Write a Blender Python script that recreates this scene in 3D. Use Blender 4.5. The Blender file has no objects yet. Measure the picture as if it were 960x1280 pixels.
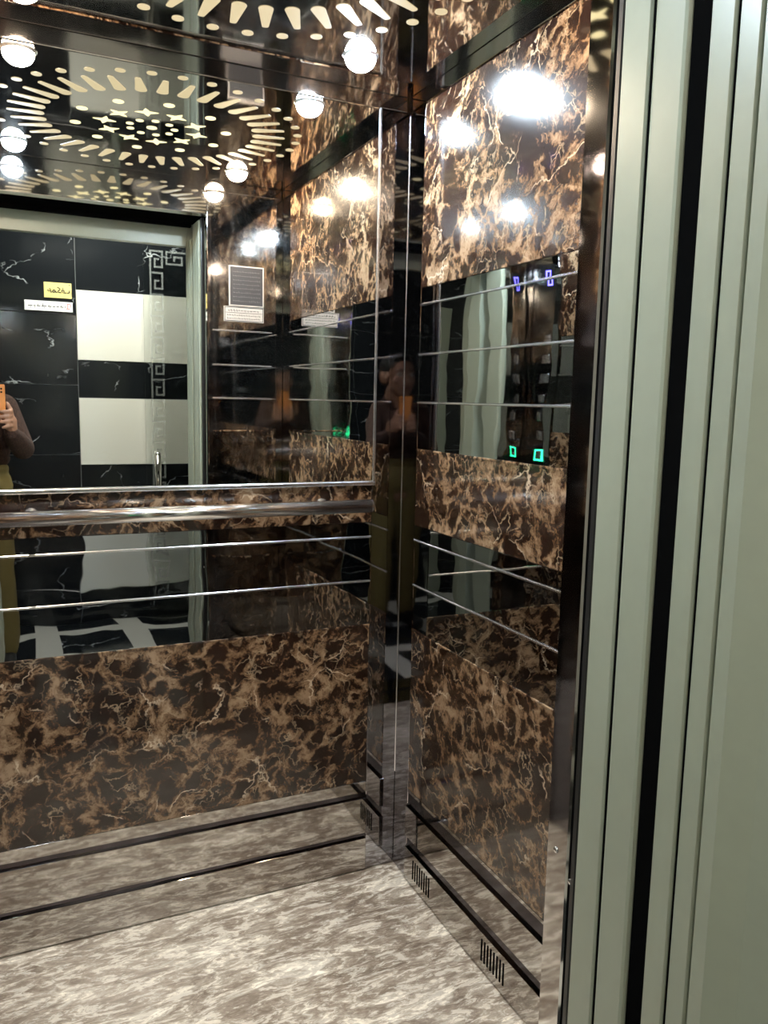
import bpy, bmesh, math, random
from mathutils import Vector, Matrix
random.seed(7)
S = bpy.context.scene
C = S.collection

# ------------------------------------------------------------------ camera
FPX, YAW, PITCH, ROLL = 1015.52, 0.43980, -0.13668, 0.02143
EYE = 1.4257
fwd = Vector((math.sin(YAW)*math.cos(PITCH), math.cos(YAW)*math.cos(PITCH), math.sin(PITCH)))
r0 = Vector((math.cos(YAW), -math.sin(YAW), 0)); u0 = r0.cross(fwd)
rt = r0*math.cos(ROLL) + u0*math.sin(ROLL)
up = -r0*math.sin(ROLL) + u0*math.cos(ROLL)
cam = bpy.data.cameras.new('camera'); cam.sensor_fit = 'VERTICAL'; cam.sensor_height = 36
cam.lens = FPX/1280*36; cam.clip_start = 0.01; cam.clip_end = 60
co = bpy.data.objects.new('camera', cam); C.objects.link(co)
m3 = Matrix((rt, up, -fwd)).transposed()
co.matrix_world = Matrix.Translation((0, 0, EYE)) @ m3.to_4x4()
S.camera = co

# ------------------------------------------------------------------ world, exposure, bounces
w = bpy.data.worlds.new('world'); S.world = w; w.use_nodes = True
w.node_tree.nodes['Background'].inputs[0].default_value = (.6, .65, .7, 1)
w.node_tree.nodes['Background'].inputs[1].default_value = 0.02
S.view_settings.view_transform = 'Standard'; S.view_settings.look = 'None'
S.view_settings.gamma = 1; S.view_settings.exposure = 1.3
S.view_settings.use_curve_mapping = False
cy = S.cycles
cy.max_bounces = 14; cy.glossy_bounces = 10; cy.diffuse_bounces = 4; cy.transmission_bounces = 8
cy.sample_clamp_indirect = 6; cy.use_denoising = True
LAMP_COOL, LAMP_WARM, LAMP_POWER = (.72, .87, 1.0), (1.0, .80, .58), 330
HALL_POWER = 14.0

# ------------------------------------------------------------------ key dimensions (metres)
XR, XL, YB, YF, ZC = 1.05, -.165, 2.115, .96, 2.245     # cabin faces
XJ, XJL = .730, -.03                                    # door jambs
YH = -1.13                                              # hall wall

# ------------------------------------------------------------------ materials
def new_mat(n):
    m = bpy.data.materials.new(n); m.use_nodes = True
    return m, m.node_tree, m.node_tree.nodes['Principled BSDF']
def setp(b, **k):
    for a, v in k.items():
        i = b.inputs[a.replace('_', ' ')]
        i.default_value = (*v, 1) if isinstance(v, tuple) and len(v) == 3 else v
def nd(t, typ, **k):
    n = t.nodes.new(typ)
    for a, v in k.items():
        if a in n.inputs: n.inputs[a].default_value = v
        else: setattr(n, a, v)
    return n
def pos(t, scale=(1, 1, 1), rot=(0, 0, 0)):
    g = nd(t, 'ShaderNodeNewGeometry'); mp = nd(t, 'ShaderNodeMapping')
    mp.inputs['Scale'].default_value = scale; mp.inputs['Rotation'].default_value = rot
    t.links.new(g.outputs['Position'], mp.inputs['Vector'])
    return mp.outputs[0]
def noise(t, v, scale, detail=4, rough=.55, dist=0):
    n = nd(t, 'ShaderNodeTexNoise', Scale=scale, Detail=detail, Roughness=rough, Distortion=dist)
    t.links.new(v, n.inputs['Vector']); return n
def ramp(t, fac, stops):
    r = nd(t, 'ShaderNodeValToRGB'); e = r.color_ramp.elements
    while len(e) < len(stops): e.new(.5)
    for i, (p, c) in enumerate(stops):
        e[i].position = p; e[i].color = (*c, 1) if isinstance(c, tuple) else (c, c, c, 1)
    t.links.new(fac, r.inputs[0]); return r.outputs[0]
def mix(t, fac, a, b, mode='MIX'):
    n = nd(t, 'ShaderNodeMix', data_type='RGBA', blend_type=mode)
    for s, i in ((fac, 0), (a, 6), (b, 7)):
        if hasattr(s, 'links'): t.links.new(s, n.inputs[i])
        else: n.inputs[i].default_value = s if i == 0 else (*s, 1)
    return n.outputs[2]
def math_(t, op, a, b):
    n = nd(t, 'ShaderNodeMath', operation=op)
    for s, i in ((a, 0), (b, 1)):
        if hasattr(s, 'links'): t.links.new(s, n.inputs[i])
        else: n.inputs[i].default_value = s
    return n.outputs[0]
def bump(t, b, h, dist, strength=1):
    n = nd(t, 'ShaderNodeBump', Strength=strength, Distance=dist)
    t.links.new(h, n.inputs['Height']); t.links.new(n.outputs[0], b.inputs['Normal'])
def warp(t, v, n, amt):
    a = nd(t, 'ShaderNodeVectorMath', operation='MULTIPLY_ADD')
    t.links.new(n.outputs['Color'], a.inputs[0]); a.inputs[1].default_value = (amt,)*3
    t.links.new(v, a.inputs[2]); return a.outputs[0]

def plain(n, col, rough=.5, metal=0, wave=0, wscale=5, **k):
    m, t, b = new_mat(n)
    setp(b, Base_Color=col, Roughness=rough, Metallic=metal, **k)
    if wave:
        bump(t, b, noise(t, pos(t), wscale, 1.5).outputs[0], wave)
    else:
        v = noise(t, pos(t), 40, 3).outputs[0]
        t.links.new(mix(t, .12, col, ramp(t, v, ((.3, tuple(c*.7 for c in col)), (.7, col)))), b.inputs['Base Color'])
    return m

def marble_mat():
    m, t, b = new_mat('brown_marble'); p = pos(t)
    wn = noise(t, p, 6, 5, .6); q = warp(t, p, wn, .16)
    wn2 = noise(t, p, 30, 3, .6); q2 = warp(t, q, wn2, .03)
    n1 = noise(t, q, 10, 12, .80, .35).outputs[0]
    vc = nd(t, 'ShaderNodeTexVoronoi', feature='DISTANCE_TO_EDGE', Scale=17.0); t.links.new(q2, vc.inputs['Vector'])
    cell = math_(t, 'MULTIPLY', math_(t, 'SUBTRACT', .15, vc.outputs['Distance']), .50)
    big = math_(t, 'MULTIPLY', math_(t, 'SUBTRACT', noise(t, p, 3.5, 2).outputs[0], .5), .22)
    base = ramp(t, math_(t, 'ADD', math_(t, 'ADD', n1, cell), big), ((.46, (.014, .0055, .003)), (.52, (.036, .016, .008)), (.56, (.12, .068, .034)), (.65, (.275, .182, .11))))
    v1 = nd(t, 'ShaderNodeTexVoronoi', feature='DISTANCE_TO_EDGE', Scale=6.5); t.links.new(q2, v1.inputs['Vector'])
    v2 = nd(t, 'ShaderNodeTexVoronoi', feature='DISTANCE_TO_EDGE', Scale=21.0); t.links.new(q2, v2.inputs['Vector'])
    mk = ramp(t, noise(t, p, 7.5, 3).outputs[0], ((.52, 0.0), (.62, .9)))
    mk2 = ramp(t, noise(t, q, 12, 3).outputs[0], ((.50, 0.0), (.62, .8)))
    f1 = math_(t, 'MULTIPLY', ramp(t, v1.outputs['Distance'], ((0.0, 1.0), (.020, 0.0))), mk)
    f2 = math_(t, 'MULTIPLY', ramp(t, v2.outputs['Distance'], ((0.0, .9), (.05, 0.0))), mk2)
    c = mix(t, f2, base, (.38, .28, .18)); c = mix(t, f1, c, (.58, .45, .32))
    t.links.new(c, b.inputs['Base Color'])
    setp(b, Roughness=.16, Specular_IOR_Level=.5, Coat_Weight=.6, Coat_Roughness=.06)
    return m

def floor_mat():
    m, t, b = new_mat('floor_vinyl'); p = pos(t, (2.7, 7.6, 7), (0, 0, math.radians(-14)))
    wn = noise(t, p, 1.5, 4, .6); q = warp(t, p, wn, .8)
    a = noise(t, q, 1.5, 8, .68, .5).outputs[0]
    c = ramp(t, a, ((.38, (.15, .11, .08)), (.48, (.31, .25, .195)), (.545, (.52, .45, .36)), (.60, (.96, .89, .76))))
    f = noise(t, q, 6.5, 6, .72, .3).outputs[0]
    c = mix(t, .5, c, ramp(t, f, ((.40, (.17, .13, .10)), (.51, (.40, .34, .27)), (.58, (.98, .91, .78)))))
    t.links.new(c, b.inputs['Base Color'])
    setp(b, Roughness=.24, Specular_IOR_Level=.5)
    bump(t, b, f, .0006)
    return m

def tile_mat(n, base, vein, dens):
    m, t, b = new_mat(n); p = pos(t, (1, 1, 1.6))
    q = warp(t, p, noise(t, p, 3, 5, .6), .35)
    v = nd(t, 'ShaderNodeTexVoronoi', feature='DISTANCE_TO_EDGE', Scale=2.6); t.links.new(q, v.inputs['Vector'])
    mk = ramp(t, noise(t, p, 4.5, 2).outputs[0], ((.52, 0.0), (.64, dens)))
    f = math_(t, 'MULTIPLY', ramp(t, v.outputs['Distance'], ((0.0, 1.0), (.012, 0.0))), mk)
    sp = ramp(t, noise(t, q, 26, 5, .7).outputs[0], ((.70, 0.0), (.80, dens*.35)))
    c = mix(t, f, base, vein); c = mix(t, sp, c, vein)
    t.links.new(c, b.inputs['Base Color']); setp(b, Roughness=.12)
    return m

def emit(n, col, s):
    m, t, b = new_mat(n); setp(b, Base_Color=(0, 0, 0), Emission_Color=col, Emission_Strength=s); return m

M = dict(
    marble=marble_mat(), vinyl=floor_mat(),
    mirror=plain('mirror_glass', (.93, .95, .94), 0.0, 1, .00005, 2),
    black=plain('black_mirror_steel', (.46, .475, .49), .015, 1, .0011, 5),
    steel=plain('polished_steel', (.56, .54, .52), .05, 1, .0009, 5),
    kick=plain('kick_plate_steel', (.47, .445, .42), .045, 1, .0006, 6),
    corner=plain('corner_post_steel', (.37, .365, .39), .03, 1, .0004, 5),
    ceil=plain('ceiling_polished_steel', (.52, .50, .49), .05, 1, .0012, 4),
    dark_refl=plain('dark_reflection_steel', (.10, .09, .10), .12, 1, .0004),
    chrome=plain('chrome', (.88, .88, .89), .20, 1, .0001),
    rail=plain('satin_chrome_rail', (.95, .94, .93), .15, 1, .0001),
    paint=plain('pale_green_paint', (.33, .35, .265), .32),
    rubber=plain('dark_rubber', (.02, .019, .018), .35),
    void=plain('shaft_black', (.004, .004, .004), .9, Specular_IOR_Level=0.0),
    tblack=tile_mat('black_marble_tile', (.010, .012, .014), (.62, .66, .68), .8),
    twhite=tile_mat('white_marble_tile', (.80, .80, .72), (.72, .70, .60), .25),
    grout=plain('grout', (.25, .26, .26), .8),
    glass=None, frost=None,
    plaster=plain('hall_plaster', (.62, .62, .56), .8),
    hallfloor=plain('hall_floor_stone', (.55, .54, .48), .2),
    cutout=emit('backlit_cutout', (1.0, .80, .45), .30),
    cutout_hi=emit('backlit_cutout_bright', (1.0, .86, .45), .7),
    bulb_c=emit('cool_bulb', LAMP_COOL, LAMP_POWER*1.25), bulb_w=emit('warm_bulb', LAMP_WARM, LAMP_POWER*.8),
    hall_light=emit('hall_light_panel', (1.0, .98, .88), HALL_POWER),
    led_green=emit('green_led', (.02, 1.0, .35), 5), led_blue=emit('blue_led', (.12, .10, 1.0), 6),
    yellow=plain('yellow_sign', (.86, .72, .26), .4), white=plain('white_sign', (.85, .86, .88), .4),
    ink=plain('black_ink', (.01, .01, .01), .6), redink=plain('red_ink', (.6, .12, .10), .6),
    acrylic=plain('smoked_acrylic', (.06, .06, .065), .06),
    acrylic2=plain('engraved_grey', (.13, .13, .135), .4),
    plate=plain('silver_label', (.62, .57, .52), .3, .4),
    orange=plain('orange_phone_case', (.72, .27, .07), .35), lens=plain('lens_black', (.005, .005, .005), .05),
    skin=plain('skin', (.40, .21, .13), .5), hair=plain('black_hair', (.008, .007, .006), .5),
    jacket=None, olive=plain('olive_trousers', (.17, .125, .035), .8), shoe=plain('black_shoe', (.01, .01, .01), .5),
    eye=plain('eye_white', (.7, .68, .64), .2), iris=plain('dark_iris', (.01, .006, .004), .1),
    lip=plain('lips', (.28, .10, .08), .5),
)
def glass_mat():
    m, t, b = new_mat('clear_glass')
    setp(b, Base_Color=(.97, .99, .98), Roughness=.0, Transmission_Weight=1.0, IOR=1.46); return m
M['glass'] = glass_mat()
M['frost'] = plain('frosted_glass_band', (.55, .60, .58), .5, Alpha=.13)
def jacket_mat():
    m, t, b = new_mat('brown_fleece'); p = pos(t)
    n = noise(t, p, 110, 4, .7).outputs[0]
    t.links.new(ramp(t, n, ((.35, (.020, .009, .006)), (.65, (.075, .034, .022)))), b.inputs['Base Color'])
    setp(b, Roughness=.95); bump(t, b, n, .004); return m
M['jacket'] = jacket_mat()

# ------------------------------------------------------------------ mesh helpers
def tag(o, label=None, cat=None, group=None, kind=None):
    for k, v in (('label', label), ('category', cat), ('group', group), ('kind', kind)):
        if v: o[k] = v
    return o
def link(name, me, parent=None):
    o = bpy.data.objects.new(name, me); C.objects.link(o)
    if parent: o.parent = parent; o.matrix_parent_inverse = parent.matrix_world.inverted()
    return o
def empty(name, loc=(0, 0, 0)):
    o = bpy.data.objects.new(name, None); o.location = loc; o.empty_display_size = .05
    C.objects.link(o); o.matrix_world = Matrix.Translation(loc); return o
def fin(name, bm, mat, parent=None, smooth=False):
    bmesh.ops.recalc_face_normals(bm, faces=bm.faces)
    me = bpy.data.meshes.new(name); bm.to_mesh(me); bm.free()
    if mat: me.materials.append(mat)
    if smooth:
        me.polygons.foreach_set('use_smooth', [True]*len(me.polygons))
    return link(name, me, parent)
def abox(bm, x0, x1, y0, y1, z0, z1, bev=0, mtx=None):
    c = Matrix.Translation(((x0+x1)/2, (y0+y1)/2, (z0+z1)/2)) @ Matrix.Diagonal((abs(x1-x0), abs(y1-y0), abs(z1-z0), 1))
    if mtx: c = mtx @ c
    r = bmesh.ops.create_cube(bm, size=1, matrix=c)
    if bev:
        es = list({e for v in r['verts'] for e in v.link_edges})
        bmesh.ops.bevel(bm, geom=es, offset=bev, segments=1 if bev < .004 else 2, affect='EDGES', profile=.5)
def box(name, x0, x1, y0, y1, z0, z1, mat, parent=None, bev=0, tilt=None):
    bm = bmesh.new(); abox(bm, x0, x1, y0, y1, z0, z1, bev)
    if tilt:
        c = Vector(((x0+x1)/2, (y0+y1)/2, (z0+z1)/2))
        R = Matrix.Rotation(tilt[1], 4, tilt[0])
        bmesh.ops.transform(bm, matrix=Matrix.Translation(c) @ R @ Matrix.Translation(-c), verts=bm.verts)
    return fin(name, bm, mat, parent)
def tube(bm, a, b, r0, r1=None, seg=16, caps=True):
    a, b = Vector(a), Vector(b); d = b-a; r1 = r0 if r1 is None else r1
    m = Matrix.Translation((a+b)/2) @ d.to_track_quat('Z', 'Y').to_matrix().to_4x4()
    bmesh.ops.create_cone(bm, cap_ends=caps, segments=seg, radius1=r0, radius2=r1, depth=d.length, matrix=m)
def ball(bm, c, r, seg=16, rings=10, rot=None):
    r = (r, r, r) if not hasattr(r, '__len__') else r
    m = Matrix.Translation(c)
    if rot is not None: m = m @ rot
    bmesh.ops.create_uvsphere(bm, u_segments=seg, v_segments=rings, radius=1, matrix=m @ Matrix.Diagonal((*r, 1)))
def wbox(wall, name, u0, u1, z0, z1, d0, d1, mat, parent, bev=0, tilt=0):
    """box on a cabin wall: u along it, d = how far it stands proud of the wall face"""
    t = None
    if wall == 'right': a = (XR-d1, XR-d0, u0, u1); ax = 'Z'
    elif wall == 'left': a = (XL+d0, XL+d1, u0, u1); ax = 'Z'
    elif wall == 'back': a = (u0, u1, YB-d1, YB-d0); ax = 'Z'
    else: a = (u0, u1, YF+d0, YF+d1); ax = 'Z'
    if tilt: t = (ax if random.random() < .5 else ('Y' if wall in ('right', 'left') else 'X'), tilt)
    return box(name, *a, z0, z1, mat, parent, bev, t)

# ------------------------------------------------------------------ cabin shell
def shell(name, label, x0, x1, y0, y1, z0, z1, mat, cat='wall'):
    return tag(box(name, x0, x1, y0, y1, z0, z1, mat), label, cat, kind='structure')

floor = shell('floor', 'grey-beige marbled vinyl floor of the lift cabin with cream streaks', XL-.03, XR+.03, .89, YB+.03, -.03, 0, M['vinyl'], 'floor')
T = .03; O = .008     # wall thickness, panels stand O in front of the backing sheet
w_right = shell('wall_right', 'right cabin wall with marble bands, black mirror panels and chrome strips', XR+O, XR+O+T, YF-.055, YB+O+T, 0, ZC, M['steel'])
w_left = shell('wall_left', 'left cabin wall opposite the marble side wall, carrying the lit operating panel', XL-O-T, XL-O, YF-.055, YB+O+T, 0, ZC, M['steel'])
w_back = shell('wall_back', 'back cabin wall with big mirror above handrail and marble below', XL-O, XR+O, YB+O, YB+O+T, 0, ZC, M['steel'])
w_front = tag(empty('wall_front', (.3575, YF-.03, 0)), 'inner front wall of the lift cabin around its doorway, seen in the mirror', 'wall', kind='structure')
box('return_panel', .744, XR+O, YF-.052, YF, 0, ZC, M['steel'], w_front, .003)
box('return_panel', XL-O, XJL-.014, YF-.052, YF, 0, ZC, M['steel'], w_front, .003)
box('header_panel', XJL-.014, .744, YF-.052, YF, 2.12, ZC, M['steel'], w_front, .002)

Z_MARBLE = ((.285, .772), (1.077, 1.291), (1.731, 2.205))
Z_STRIP = (.904, 1.034, 1.421, 1.552, 1.686)
Z_BLACK = ((.772, .904), (.904, 1.034), (1.034, 1.077), (1.291, 1.421), (1.421, 1.552), (1.552, 1.686), (1.686, 1.731))
def dress(wall, parent, u0, u1, s0, s1):
    """cladding pieces of one wall; u0..u1 the panels, s0..s1 the full width"""
    for z0, z1 in Z_MARBLE:
        wbox(wall, 'marble_panel', u0, u1, z0, z1, -O, 0, M['marble'], parent, .0012)
    for i, (z0, z1) in enumerate(Z_BLACK):
        wbox(wall, 'black_panel', u0, u1, z0+.0008, z1-.0008, -O, -.001, M['black'], parent, .0008, random.uniform(-.0022, .0022))
    for z in Z_STRIP:
        wbox(wall, 'chrome_strip', u0, u1, z-.0028, z+.0028, -.002, .003, M['chrome'], parent, .0012)
    for z in (.772, 1.291):
        wbox(wall, 'marble_edge', u0, u1, z-.0035, z+.0025, -.002, .002, M['marble'], parent, .001)
    # two kick plates, each below a ledge with dark reflections put into its colour
    g1, g2 = (.121, .250) if wall in ('back', 'front') else (.139, .274)
    for zb, zt, zg in ((.004, .105, g1), (g1, .234, g2)):
        k = wbox(wall, 'kick_plate', u0, u1, zb, zt, -O, .006, M['kick'], parent, .0012)
        wbox(wall, 'kick_dark_reflection', u0, u1, zt, zg, -O, -.002, M['dark_refl'], parent)
        if zb < .01 and wall in ('right', 'left'):
            for uc in (1.918, 1.537):
                for i in range(8):
                    u = uc - .049 + i*.014
                    wbox(wall, 'vent_slot', u-.0022, u+.0022, .030, .088, .0055, .0072, M['void'], k)
    wbox(wall, 'kick_cap', u0, u1, g2, .285, -O, 0, M['kick'], parent, .001)
    wbox(wall, 'crown_strip', s0, s1, 2.207, ZC-.001, -O, .004, M['steel'], parent, .001)
UP0, UP1 = 1.055, 2.025
dress('right', w_right, UP0, UP1, YF+.012, YB-.012)
dress('left', w_left, UP0, UP1, YF+.012, YB-.012)
dress('back', w_back, XL+.09, .955, XL+.012, XR-.012)
dress('front', w_front, .762, 1.005, .75, XR-.012)
for wl, p, u0, u1 in (('right', w_right, UP1, YB+.0015), ('right', w_right, YF+.004, UP0), ('left', w_left, UP1, YB+.0015), ('left', w_left, YF+.004, UP0),
                      ('back', w_back, .955, XR+.0015), ('back', w_back, XL+.003, XL+.09), ('front', w_front, 1.005, XR-.003)):
    wbox(wl, 'corner_post', u0+.0006, u1-.0006, .002, 2.206, -O+.001, -.001, M['corner'], p, .0012)
box('corner_glint', XR-.0008, XR+.0022, YB-.0008, YB+.0022, .3, 2.2, M['chrome'], w_back, .0008)  # added thin chrome strip in place of the bright reflection along the corner
# screws in the jamb of the front return
for y, z in ((.936, .749), (.898, .718)):
    bm = bmesh.new(); ball(bm, (.7435, y, z), (.0025, .005, .005), 12, 8); fin('screw', bm, M['chrome'], w_front, True)

# ------------------------------------------------------------------ ceiling with backlit cut-out rosette
ceil = shell('ceiling', 'mirror-polished steel cabin ceiling with a backlit cut-out rosette of rays and stars', XL-O, XR+O, YF-.052, YB+O, ZC, ZC+.02, M['ceil'], 'ceiling')
PC = (.455, 1.487)
def flat(name, pts, mat):
    bm = bmesh.new()
    lo = [bm.verts.new((x, y, -.0012)) for x, y in pts]; hi = [bm.verts.new((x, y, .0005)) for x, y in pts]
    bm.faces.new(lo); n = len(pts)
    for i in range(n): bm.faces.new((lo[i], hi[i], hi[(i+1) % n], lo[(i+1) % n]))
    bmesh.ops.recalc_face_normals(bm, faces=bm.faces)
    me = bpy.data.meshes.new(name); bm.to_mesh(me); bm.free(); me.materials.append(mat); return me
def circ(r, n=16, cx=0): return [(cx+r*math.cos(2*math.pi*i/n), r*math.sin(2*math.pi*i/n)) for i in range(n)]
ray_pts = [(.405+.004*math.cos(a), .0075*math.sin(a)) for a in [math.radians(d) for d in (-80, -40, 0, 40, 80)]] + \
          [(.322+.015*math.cos(a), .0165*math.sin(a)) for a in [math.radians(d) for d in (100, 130, 155, 180, 205, 230, 260)]]
ray_me = flat('backlit_ray', ray_pts, M['cutout'])
odot_me = flat('backlit_dot', circ(.0135, 14), M['cutout'])
mdot_me = flat('backlit_dot', circ(.016, 14), M['cutout_hi'])
cdot_me = flat('backlit_dot', circ(.0115, 12), M['cutout_hi'])
star_pts = []
for q in range(4):
    for j in range(5):
        a = math.pi/2*q + math.pi/2*j/5
        k = abs((j/5)-.5)*2 if j else 1
        star_pts.append(((.013+.021*k*k)*math.cos(a), (.013+.021*k*k)*math.sin(a)))
star_me = flat('backlit_star', star_pts, M['cutout_hi'])
def cut(name, me, r, ang, spin=True):
    o = link(name, me, ceil)
    x, y = PC[0]+r*math.cos(ang), PC[1]+r*math.sin(ang)
    o.location = (x, y, ZC); o.rotation_euler = (0, 0, ang if spin else 0)
for i in range(36):
    a = math.radians(84.2 + 10*i)
    o = link('backlit_ray', ray_me, ceil); o.location = (*PC, ZC); o.rotation_euler = (0, 0, a)
    cut('backlit_dot', odot_me, .448, a+math.radians(5))
for i in range(10):
    cut('backlit_star', star_me, .14, math.radians(-3+36*i)); cut('backlit_dot', mdot_me, .225, math.radians(15+36*i))
for i in range(9): cut('backlit_dot', cdot_me, .068, math.radians(10+40*i))
cut('backlit_dot', mdot_me, 0, 0)

# ------------------------------------------------------------------ four ceiling spot lamps
for x, y, cm, lab in ((.815, 1.92, 'bulb_c', 'cool white spotlight in the ceiling beside the back right corner'),
                      (.07, 1.92, 'bulb_w', 'warm yellow spotlight in the ceiling near the top left of the big mirror'),
                      (.815, 1.14, 'bulb_w', 'warm yellow spotlight in the ceiling above the plaque on the front wall'),
                      (.07, 1.14, 'bulb_c', 'cool white spotlight in the ceiling on the doorway side of the cabin, left')):
    L = tag(empty('ceiling_spotlight', (x, y, ZC)), lab, 'spotlight', 'ceiling spotlights of the cabin')
    bm = bmesh.new()
    bmesh.ops.create_cone(bm, cap_ends=False, segments=28, radius1=.044, radius2=.036, depth=.006, matrix=Matrix.Translation((x, y, ZC-.003)) @ Matrix.Rotation(math.pi, 4, 'X'))
    tube(bm, (x, y, ZC-.0005), (x, y, ZC-.006), .036, .031, 28, False)
    fin('trim_ring', bm, M['chrome'], L, True)
    bm = bmesh.new(); ball(bm, (x, y, ZC-.006), (.037, .037, .030), 20, 12)
    fin('bulb', bm, M[cm], L, True)

# ------------------------------------------------------------------ big mirror and handrail on the back wall
mr = tag(empty('wall_mirror', (.39, YB-.003, 1.19)), 'big wall mirror with thin chrome edge above the handrail', 'mirror')
box('mirror_glass', XL+.1, .951, 2.100, YB-.0035, 1.197, 2.199, M['mirror'], mr, .002)
box('bottom_trim', XL+.1, .955, 2.094, YB-.0035, 1.186, 1.197, M['chrome'], mr, .002)
box('side_trim', .951, .957, 2.097, YB-.0035, 1.186, 2.203, M['chrome'], mr, .0015)
box('side_trim', XL+.094, XL+.1, 2.097, YB-.0035, 1.186, 2.203, M['chrome'], mr, .0015)
box('top_trim', XL+.1, .951, 2.097, YB-.0035, 2.199, 2.203, M['steel'], mr, .001)
hr = tag(empty('handrail', (.39, YB-.0, 1.135)), 'round polished chrome handrail across the back wall below the mirror', 'handrail')
RY, RZ, RR = 2.040, 1.1345, .0185
bm = bmesh.new(); tube(bm, (XL+.1, RY, RZ), (.918, RY, RZ), RR, seg=32)
fin('rail', bm, M['rail'], hr, True)
for x, s in ((.918, 1), (XL+.1, -1)):
    bm = bmesh.new(); ball(bm, (x, RY, RZ), (.010, RR, RR), 24, 14); fin('end_cap', bm, M['rail'], hr, True)
for x in (XL+.22, .80):
    bm = bmesh.new(); tube(bm, (x, RY+.012, RZ), (x, YB-.001, RZ), .008, seg=16); tube(bm, (x, YB-.006, RZ), (x, YB-.0005, RZ), .017, seg=20)
    fin('bracket', bm, M['chrome'], hr, True)

# ------------------------------------------------------------------ plaques on the front return (seen in the mirror)
def strokes(bm, x0, x1, zc, h, plane, y, n, sgn=1):
    """a line of small handwritten-looking marks on a plate facing +Y"""
    x = x0
    while x < x1-.002:
        wd = random.uniform(.004, .011)*n; 
        abox(bm, x, min(x+wd, x1), y, y+.0006, zc-h*.16, zc+h*.02)
        if random.random() < .6: abox(bm, x+wd*.2, x+wd*.2+.0012*n, y, y+.0006, zc, zc+h*random.uniform(.3, .6))
        if random.random() < .5: abox(bm, x+wd*.5, x+wd*.5+.0014*n, y, y+.0006, zc-h*.5, zc-h*.32)
        x += wd+.0025*n
pq = tag(empty('notice_plate', (.899, YF, 1.78)), 'smoked acrylic notice plate screwed on marble of the front wall', 'plaque')
box('plate', .831, .967, YF+.0005, YF+.005, 1.785, 1.935, M['acrylic'], pq, .001)
bm = bmesh.new()
for a in ((.829, .833, 1.783, 1.937), (.965, .969, 1.783, 1.937), (.831, .967, 1.933, 1.937), (.831, .967, 1.783, 1.787)):
    abox(bm, a[0], a[1], YF+.0005, YF+.0065, a[2], a[3])
fin('bright_rim', bm, M['plate'], pq)
bm = bmesh.new()
for k in range(8): strokes(bm, .845, .955, 1.915-.016*k, .008, 0, YF+.0048, .9)
fin('engraved_writing', bm, M['acrylic2'], pq)
ps = tag(empty('instruction_label', (.889, YF, 1.72)), 'pale silver label with lines of black writing under the notice plate', 'label')
box('plate', .808, .970, YF+.0005, YF+.0035, 1.722, 1.781, M['plate'], ps, .0008)
bm = bmesh.new()
for a in ((.811, .967, 1.7765, 1.7785), (.811, .967, 1.7245, 1.7265), (.811, .813, 1.7245, 1.7785), (.965, .967, 1.7245, 1.7785), (.815, .963, 1.756, 1.7575)):
    abox(bm, a[0], a[1], YF+.003, YF+.0041, a[2], a[3])
strokes(bm, .825, .95, 1.766, .012, 0, YF+.0033, 1.2); strokes(bm, .82, .958, 1.747, .009, 0, YF+.0033, .9); strokes(bm, .82, .958, 1.735, .009, 0, YF+.0033, .9)
fin('writing', bm, M['ink'], ps)

# ------------------------------------------------------------------ operating panel on the left wall
cp = tag(empty('operating_panel', (XL, 1.08, 1.0)), 'steel lift operating panel with blue display and green-lit buttons', 'control panel')
box('face_plate', XL, XL+.008, 1.0, 1.16, .95, 2.10, M['black'], cp, .002)
box('display', XL+.007, XL+.010, 1.035, 1.125, 1.94, 2.04, M['lens'], cp, .001)
bm = bmesh.new()
for a in ((1.064, 1.070, 1.955, 2.02), (1.07, 1.095, 2.014, 2.02), (1.07, 1.095, 1.955, 1.961), (1.09, 1.096, 1.955, 2.02)):
    abox(bm, XL+.0095, XL+.0115, *a)
fin('display_digit', bm, M['led_blue'], cp)
for i in range(7):
    z = 1.72-.09*i
    b = box('push_button', XL+.0075, XL+.013, 1.06, 1.10, z-.02, z+.02, M['chrome'], cp, .003)
    lit = i in (6,)
    bm = bmesh.new()
    for a in ((1.053, 1.058, z-.027, z+.027), (1.102, 1.107, z-.027, z+.027), (1.053, 1.107, z+.022, z+.027), (1.053, 1.107, z-.027, z-.022)):
        abox(bm, XL+.0075, XL+.0105, *a)
    fin('light_ring', bm, M['led_green'] if lit else M['steel'], b)

# ------------------------------------------------------------------ doors, sills and landing frame
def leaf_door(name, label, leaves, z0, z1):
    d = tag(empty(name, (1.1, leaves[0][0], 0)), label, 'door', kind='structure')
    for y0, y1, x0, bev in leaves:
        box('door_leaf', x0, 1.50, y0, y1, z0, z1, M['paint'], d, bev)
    return d
leaf_door('door_1', 'pale green cabin sliding door leaves stacked open beside the black gap', ((.8225, .8735, XJ, .003), (.7615, .8175, XJ, .006)), .012, 2.115)
leaf_door('door_2', 'pale green landing door leaves slid open right of the black gap', ((.6915, .7285, XJ, .003), (.6560, .6875, XJ, .003)), .012, 2.065)
seal = box('trim_1', .736, .775, .879, .8925, 0, 2.12, M['rubber'], None, .003)
tag(seal, 'dark rubber seal strip between the steel jamb and cabin door leaf', 'seal', kind='structure')
def prism(name, pts, z0, z1, mat, parent=None):
    bm = bmesh.new()
    lo = [bm.verts.new((x, y, z0)) for x, y in pts]; hi = [bm.verts.new((x, y, z1)) for x, y in pts]
    n = len(pts); bm.faces.new(lo); bm.faces.new(hi)
    for i in range(n): bm.faces.new((lo[i], lo[(i+1) % n], hi[(i+1) % n], hi[i]))
    return fin(name, bm, mat, parent)
fr = tag(empty('trim_2', (.36, .6, 0)), 'pale green steel landing door frame at the right edge', 'door frame', kind='structure')
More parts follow.
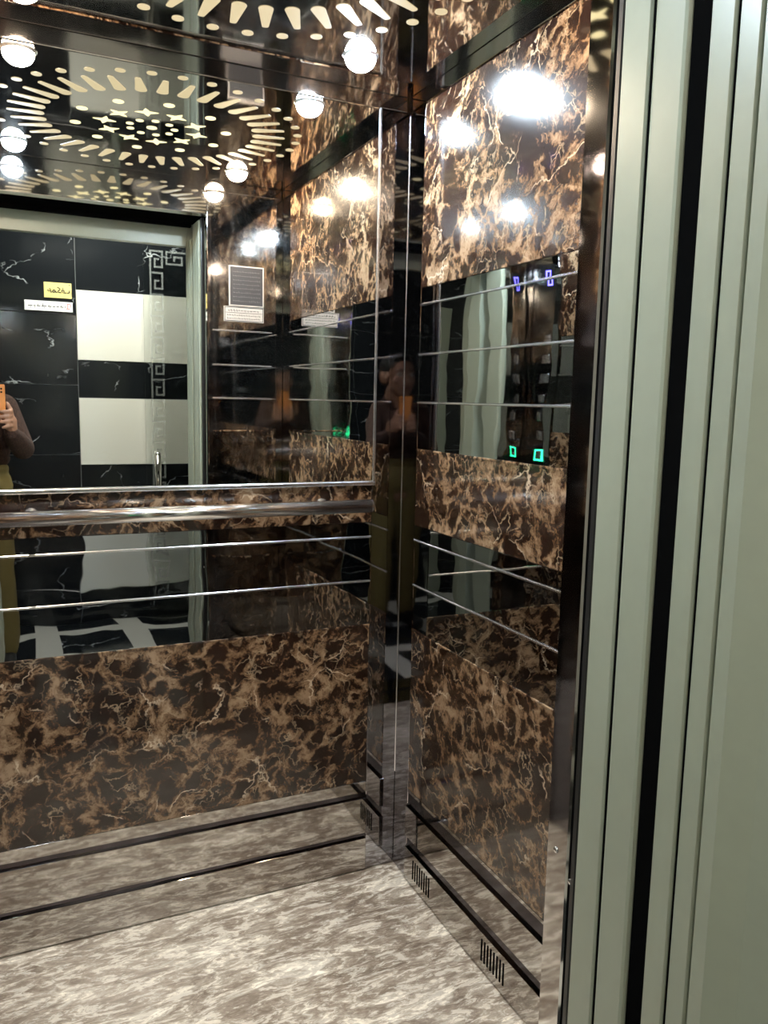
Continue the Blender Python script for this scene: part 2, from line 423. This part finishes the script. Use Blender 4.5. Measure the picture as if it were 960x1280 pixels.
prism('jamb', [(XJ, .6515), (XJ, .632), (.752, .600), (.80, .50), (.93, .50), (.93, .6515)], 0, 2.16, M['paint'], fr)
prism('jamb', [(XJL, .7), (XJL, .61), (-.07, .50), (-.2, .50), (-.2, .7)], 0, 2.16, M['paint'], fr)
box('head', XJL, XJ, .615, .65, 2.045, 2.22, M['paint'], fr, .002)
box('head', -.2, .93, .50, .615, 2.12, 2.22, M['paint'], fr, .002)
slam = box('trim_3', -.20, XJL, .775, .895, 0, 2.12, M['paint'], None, .004); tag(slam, 'pale green closing post of the cabin door on the left jamb', 'door frame', kind='structure')
hd = box('trim_4', -.2, 1.5, .73, .90, 2.121, 2.26, M['void'], None); tag(box('trim_8', XJL, XJ-.002, .732, .757, 2.106, 2.119, M['void']), 'added black strip for the dark gear gap between the two door heads', 'door gear', kind='structure'); tag(hd, 'black door gear housing above the cabin doorway', 'door gear', kind='structure')  # the lower strip is added, its black standing for the dark gear gap
for n, lab, y0, y1, mt in (('trim_5', 'grooved metal cabin door sill', .765, .905, M['steel']), ('trim_6', 'grooved metal landing door sill', .60, .732, M['steel'])):
    tag(box(n, -.2, 1.5, y0, y1, -.03, 0, mt), lab, 'sill', kind='structure')
sh = tag(empty('wall_shaft', (1.5, .75, 0)), 'black lift shaft side, with black strips for the shade between door leaves', 'wall', kind='structure')
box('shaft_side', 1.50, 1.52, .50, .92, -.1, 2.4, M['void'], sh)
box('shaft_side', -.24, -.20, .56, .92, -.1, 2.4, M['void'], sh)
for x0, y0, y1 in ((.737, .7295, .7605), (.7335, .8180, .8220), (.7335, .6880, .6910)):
    box('gap_shade_strip', x0, 1.49, y0, y1, .014, 2.06, M['void'], sh)  # added black strips stand in for the shade between the door leaves

# ------------------------------------------------------------------ hall behind the camera (seen in the mirror)
HX0, HX1, HZ = -1.3, 2.2, 2.75
fl2 = tag(box('floor', HX0, HX1, YH-.05, .60, -.03, -.004, M['hallfloor']), 'pale hall floor outside the cabin with inset black tiles', 'floor', kind='structure')
for y0, y1 in ((YH, -.93), (-.80, -.40), (-.29, .11), (.22, .595)):
    xk = HX0
    while xk < HX1-.1:
        box('tile', xk+.05, min(xk+.42, HX1-.005), y0+.002, y1-.002, -.006, -.001, M['tblack'], fl2, .001); xk += .5
tag(box('ceiling', HX0, HX1, YH-.05, .60, HZ, HZ+.03, M['plaster']), 'plain plaster ceiling of the landing hall', 'ceiling', kind='structure')
hf = tag(empty('wall_landing', (.4, .58, 0)), 'landing wall around the lift doorway on the hall side', 'wall', kind='structure')
box('wall_piece', HX0, -.2, .55, .60, 0, HZ, M['tblack'], hf); box('wall_piece', .93, HX1, .55, .60, 0, HZ, M['tblack'], hf)
box('wall_piece', -.2, .93, .56, .60, 2.22, HZ, M['tblack'], hf)
tag(box('wall_end', HX0-.03, HX0, YH, .6, 0, HZ, M['plaster']), 'pale plaster end wall of the landing hall on the left', 'wall', kind='structure')
tag(box('wall_end', HX1, HX1+.03, YH, .6, 0, HZ, M['plaster']), 'pale plaster end wall of the landing hall on the right', 'wall', kind='structure')
hw = box('wall_hall', HX0, HX1, YH-.05, YH-.006, 0, HZ, M['grout']); tag(hw, 'hall wall of black marble tiles and white tile bands behind the photographer', 'wall', kind='structure')
SEAM, g = .432, .0015
zs = [0, .21, .63, 1.055, 1.478, 1.897, 2.375, HZ]
xs = [HX0, -.766, -.167, SEAM]
for i in range(len(xs)-1):
    for j in range(len(zs)-1):
        box('tile', xs[i]+g, xs[i+1]-g, YH-.008, YH+random.uniform(-.0006, .0006), zs[j]+g, zs[j+1]-g, M['tblack'], hw, .001)
bands = [(0, .123, 'b'), (.123, .20, 'b'), (.20, .764, 'w'), (.764, .990, 'b'), (.990, 1.402, 'w'), (1.402, 1.628, 'b'), (1.628, 2.044, 'w'), (2.044, 2.375, 'b'), (2.375, HZ, 'b')]
xb = [SEAM, 1.32, HX1]
for i in range(2):
    for z0, z1, c in bands:
        box('tile', xb[i]+g, xb[i+1]-g, YH-.008, YH+(.004 if c == 'w' else 0), z0+g, z1-g, M['twhite' if c == 'w' else 'tblack'], hw, .001)
tag(box('trim_7', -.89, -.79, YH+.001, YH+.03, 0, 2.1, M['paint'], None, .003), 'pale green upright casing on the dark tiled hall wall', 'casing', kind='structure')
hl = tag(empty('hall_ceiling_lamp', (.55, -.55, HZ)), 'square ceiling lamp panel lighting the landing hall', 'lamp')
box('lamp_frame', .23, .87, -.87, -.23, HZ-.03, HZ, M['white'], hl, .004); box('diffuser', .25, .85, -.85, -.25, HZ-.036, HZ-.029, M['hall_light'], hl)

# glass door standing in front of the tiled wall
gd = tag(empty('door_3', (1.2, -1.0, 0)), 'clear glass door with frosted key-pattern border in front of white tiles', 'door', kind='structure')
GY = -1.0
box('pane', .805, 1.62, GY-.005, GY+.005, .01, 2.36, M['glass'], gd, .0015)
def key_units(ox, oz, dx, dz, n, w_, u_, parent):
    """meander units marching along (dx,dz)"""
    s = .011
    paths = ([(0, 0), (1, 0), (1, .72), (.38, .72), (.38, .36), (.68, .36)], [(0, 0), (0, 1.0)])
    for k in range(n):
        bm = bmesh.new()
        for P in paths:
            for (a, b), (c, d) in zip(P, P[1:]):
                pa = (a*w_, (k+b)*u_); pb = (c*w_, (k+d)*u_)
                q = []
                for (uu, vv) in (pa, pb):
                    q.append((ox+uu*dz+vv*dx, oz-(vv*dz+(-uu)*dx) if dz else oz-uu))
                x0, x1 = sorted((q[0][0], q[1][0])); z0, z1 = sorted((q[0][1], q[1][1]))
                abox(bm, x0-s/2, x1+s/2, GY+.0052, GY+.0062, z0-s/2, z1+s/2)
        fin('key_motif', bm, M['frost'], parent)
key_units(.848, 2.29, 0, 1, 17, .07, .128, gd)
key_units(.945, 2.29, 1, 0, 5, .07, .128, gd)
bm = bmesh.new(); HXH = .868
tube(bm, (HXH, GY+.05, .62), (HXH, GY+.05, 1.06), .02, seg=20); ball(bm, (HXH, GY+.05, 1.06), .02); ball(bm, (HXH, GY+.05, .62), .02)
for z in (.70, .98): tube(bm, (HXH, GY+.006, z), (HXH, GY+.05, z), .008, seg=14)
fin('handle', bm, M['steel'], gd, True)

# signs on the hall wall
sg = tag(empty('floor_sign', (.33, YH, 1.99)), 'yellow floor sign with black Persian word on the black tiles', 'sign')
box('plate', .255, .408, YH+.001, YH+.006, 1.987, 2.076, M['yellow'], sg, .001)
bm = bmesh.new(); ball(bm, (.397, YH+.006, 2.066), (.004, .002, .004), 12, 8); fin('screw', bm, M['ink'], sg, True)
cu = bpy.data.curves.new('writing', 'FONT'); cu.body = '\uFED2\uFB91\uFEE4\uFEEB'; cu.size = .047; cu.extrude = .0004
cu.align_x = 'CENTER'; cu.align_y = 'CENTER'; cu.offset = .0012
tx = bpy.data.objects.new('writing', cu); C.objects.link(tx)
bpy.context.view_layer.update(); dg = bpy.context.evaluated_depsgraph_get()
tm = bpy.data.meshes.new_from_object(tx.evaluated_get(dg)); bpy.data.objects.remove(tx); bpy.data.curves.remove(cu)
tm.transform(Matrix.Translation((.335, YH+.0066, 2.032)) @ Matrix.Rotation(math.pi, 4, 'Z') @ Matrix.Rotation(math.pi/2, 4, 'X'))
tm.materials.clear(); tm.materials.append(M['ink']); link('writing', tm, sg)
s2 = tag(empty('strip_sign', (.27, YH, 1.9)), 'narrow white sign with black writing just below the yellow sign', 'sign')
box('plate', .146, .412, YH+.001, YH+.005, 1.908, 1.966, M['white'], s2, .001)
bm = bmesh.new(); strokes(bm, .165, .372, 1.937, .026, 0, YH+.0047, 2.6); fin('writing', bm, M['ink'], s2)
bm = bmesh.new()
for a in ((.380, .384, 1.925, 1.955), (.384, .402, 1.951, 1.955), (.384, .396, 1.925, 1.929), (.398, .402, 1.935, 1.951)): abox(bm, a[0], a[1], YH+.0045, YH+.0056, a[2], a[3])
fin('red_emblem', bm, M['redink'], s2)

# ------------------------------------------------------------------ the photographer (seen in the mirror)
PX, PY = -.13, -.36
person = tag(empty('person', (PX, PY, 0)), 'person in brown fleece and olive trousers holding up an orange phone', 'person')
def remesh(name, bm, mat, vox, parent, smooth=6):
    me = bpy.data.meshes.new('raw'); bm.to_mesh(me); bm.free()
    o = bpy.data.objects.new('raw', me); C.objects.link(o)
    md = o.modifiers.new('r', 'REMESH'); md.mode = 'VOXEL'; md.voxel_size = vox
    sm = o.modifiers.new('s', 'SMOOTH'); sm.iterations = smooth; sm.factor = .5
    dg = bpy.context.evaluated_depsgraph_get(); dg.update()
    out = bpy.data.meshes.new_from_object(o.evaluated_get(dg))
    bpy.data.objects.remove(o); bpy.data.meshes.remove(me)
    out.materials.clear(); out.materials.append(mat)
    out.polygons.foreach_set('use_smooth', [True]*len(out.polygons))
    return link(name, out, parent)
def limb(bm, pts, seg=14):
    for (a, ra), (b, rb) in zip(pts, pts[1:]): tube(bm, a, b, ra, rb, seg)
    for a, ra in pts: ball(bm, a, ra, seg, 10)
HC = Vector((-.098, -.255, 1.575))
shR, shL = (.012, -.37, 1.350), (-.272, -.37, 1.350)
elR, elL = (.090, -.235, 1.150), (-.265, -.22, 1.13)
wrR, wrL = (.040, -.060, 1.232), (-.076, -.060, 1.232)
bm = bmesh.new()
ball(bm, HC+Vector((0, -.012, .028)), (.076, .094, .088), 24, 16)                # skull
ball(bm, HC+Vector((0, .022, -.040)), (.060, .066, .076), 24, 16)                # face
ball(bm, HC+Vector((0, .046, -.090)), (.034, .034, .026), 16, 10)                # chin
for sx in (-1, 1):
    ball(bm, HC+Vector((sx*.038, .058, -.028)), (.024, .020, .020), 12, 8)       # cheeks
    ball(bm, HC+Vector((sx*.030, .074, .022)), (.026, .012, .008), 12, 8)        # brow ridge
    ball(bm, HC+Vector((sx*.078, -.012, -.012)), (.010, .020, .032), 12, 8)      # ears
limb(bm, [(HC+Vector((0, .082, .010)), .007), (HC+Vector((0, .100, -.032)), .012)], 10)   # nose
for sx in (-1, 1): ball(bm, HC+Vector((sx*.012, .090, -.036)), .009, 10, 8)
limb(bm, [(HC+Vector((0, -.03, -.07)), .054), ((PX+.015, PY+.03, 1.39), .060)])  # neck
ball(bm, (PX, PY, 1.24), (.155, .095, .19)); ball(bm, (PX, PY, 1.02), (.135, .09, .16)); ball(bm, (PX, PY, .90), (.150, .10, .12))
for sh, el, wr in ((shR, elR, wrR), (shL, elL, wrL)):
    limb(bm, [((PX, PY, 1.35), .06), (sh, .050), (el, .040)]); limb(bm, [(el, .042), (wr, .027)])
for sx in (-1, 1):
    limb(bm, [((PX+sx*.085, PY, .88), .082), ((PX+sx*.095, PY+.02, .48), .052), ((PX+sx*.10, PY-.01, .09), .038)])
    limb(bm, [((PX+sx*.10, PY-.02, .05), .035), ((PX+sx*.11, PY+.14, .03), .026)])
# hands: palm at the phone's side, four fingers wrapped over its back, thumb along its edge
for s, wr, xe in ((1, wrR, .019), (-1, wrL, -.056)):
    k = [(xe+s*.020, -.020, 1.338-.0225*i) for i in range(4)]
    palm = Vector((xe+s*.021, -.036, 1.292))
    limb(bm, [(wr, .026), (palm, .026)])
    for i, kk in enumerate(k):
        limb(bm, [(palm, .015), (kk, .0115)], 10)
        ln = (.036, .043, .040, .028)[i]
        p1 = (xe+s*.012, .0075, kk[2]-.001); p2 = (xe+s*.012-s*ln*.55, .0105, kk[2]-.002-.001*i); p3 = (xe+s*.012-s*ln, .0085, kk[2]-.003-.002*i)
        limb(bm, [(kk, .0108), (p1, .0098), (p2, .0088), (p3, .0074)], 10)
    limb(bm, [(palm+Vector((0, -.008, .010)), .016), ((xe+s*.020, -.030, 1.345), .0115), ((xe+s*.006, -.027, 1.374), .0090)], 10)
remesh('body', bm, M['skin'], .0048, person, 4)
# clothes
bm = bmesh.new()
ball(bm, (PX, PY, 1.22), (.172, .122, .20)); ball(bm, (PX, PY, 1.14), (.170, .120, .10)); ball(bm, (PX, PY-.01, 1.09), (.165, .12, .07))
limb(bm, [((PX+.012, PY+.015, 1.40), .078), ((PX+.02, PY+.03, 1.425), .068)])
for sh, el, wr in ((shR, elR, wrR), (shL, elL, wrL)):
    limb(bm, [((PX, PY, 1.34), .080), (sh, .068), (el, .056)]); 
    e, w_ = Vector(el), Vector(wr); limb(bm, [(el, .056), (e+(w_-e)*.55, .050), (e+(w_-e)*1.0, .036)])
remesh('jacket', bm, M['jacket'], .008, person, 5)
bm = bmesh.new()
ball(bm, (PX, PY, .95), (.172, .118, .15)); ball(bm, (PX, PY, 1.04), (.158, .112, .06))
for sx in (-1, 1): limb(bm, [((PX+sx*.085, PY, .88), .098), ((PX+sx*.095, PY+.02, .48), .074), ((PX+sx*.10, PY-.01, .10), .062)])
remesh('trousers', bm, M['olive'], .010, person, 5)
for sx in (-1, 1):
    bm = bmesh.new(); limb(bm, [((PX+sx*.10, PY-.04, .047), .045), ((PX+sx*.105, PY+.06, .044), .043), ((PX+sx*.11, PY+.155, .034), .033)])
    remesh('shoe', bm, M['shoe'], .007, person, 4)
bm = bmesh.new()
ball(bm, HC+Vector((0, -.024, .045)), (.084, .096, .084), 24, 16); ball(bm, HC+Vector((0, -.055, .0)), (.078, .062, .075), 20, 14)
ball(bm, HC+Vector((0, .030, .094)), (.062, .045, .028), 16, 10)
remesh('hair', bm, M['hair'], .006, person, 3)
for sx in (-1, 1):
    bm = bmesh.new(); ball(bm, HC+Vector((sx*.031, .0745, .003)), .0118, 14, 10); e = fin('eye', bm, M['eye'], person, True)
    bm = bmesh.new(); ball(bm, HC+Vector((sx*.031, .0835, .003)), (.0055, .0035, .0055), 12, 8); fin('iris', bm, M['iris'], e, True)
    bm = bmesh.new(); limb(bm, [(HC+Vector((sx*.014, .087, .024)), .003), (HC+Vector((sx*.032, .086, .029)), .004), (HC+Vector((sx*.050, .074, .023)), .003)], 8); fin('eyebrow', bm, M['hair'], person, True)
bm = bmesh.new(); ball(bm, HC+Vector((0, .082, -.060)), (.023, .008, .006), 14, 8); fin('lips', bm, M['lip'], person, True)

# the phone in the hands
ph = tag(empty('phone', (-.0185, -.0075, 1.302)), 'orange smartphone held upright in both hands', 'phone')
bm = bmesh.new(); abox(bm, -.0555, .0185, -.0125, -.0035, 1.302, 1.461, .0038); fin('case', bm, M['orange'], ph)
bm = bmesh.new(); abox(bm, -.0525, .0155, -.0132, -.0120, 1.306, 1.457, .0004); fin('screen', bm, M['lens'], ph)
for z in (1.4257, 1.441):
    bm = bmesh.new(); tube(bm, (.003, -.0040, z), (.003, -.0028, z), .0042, seg=18); fin('camera_lens', bm, M['lens'], ph)
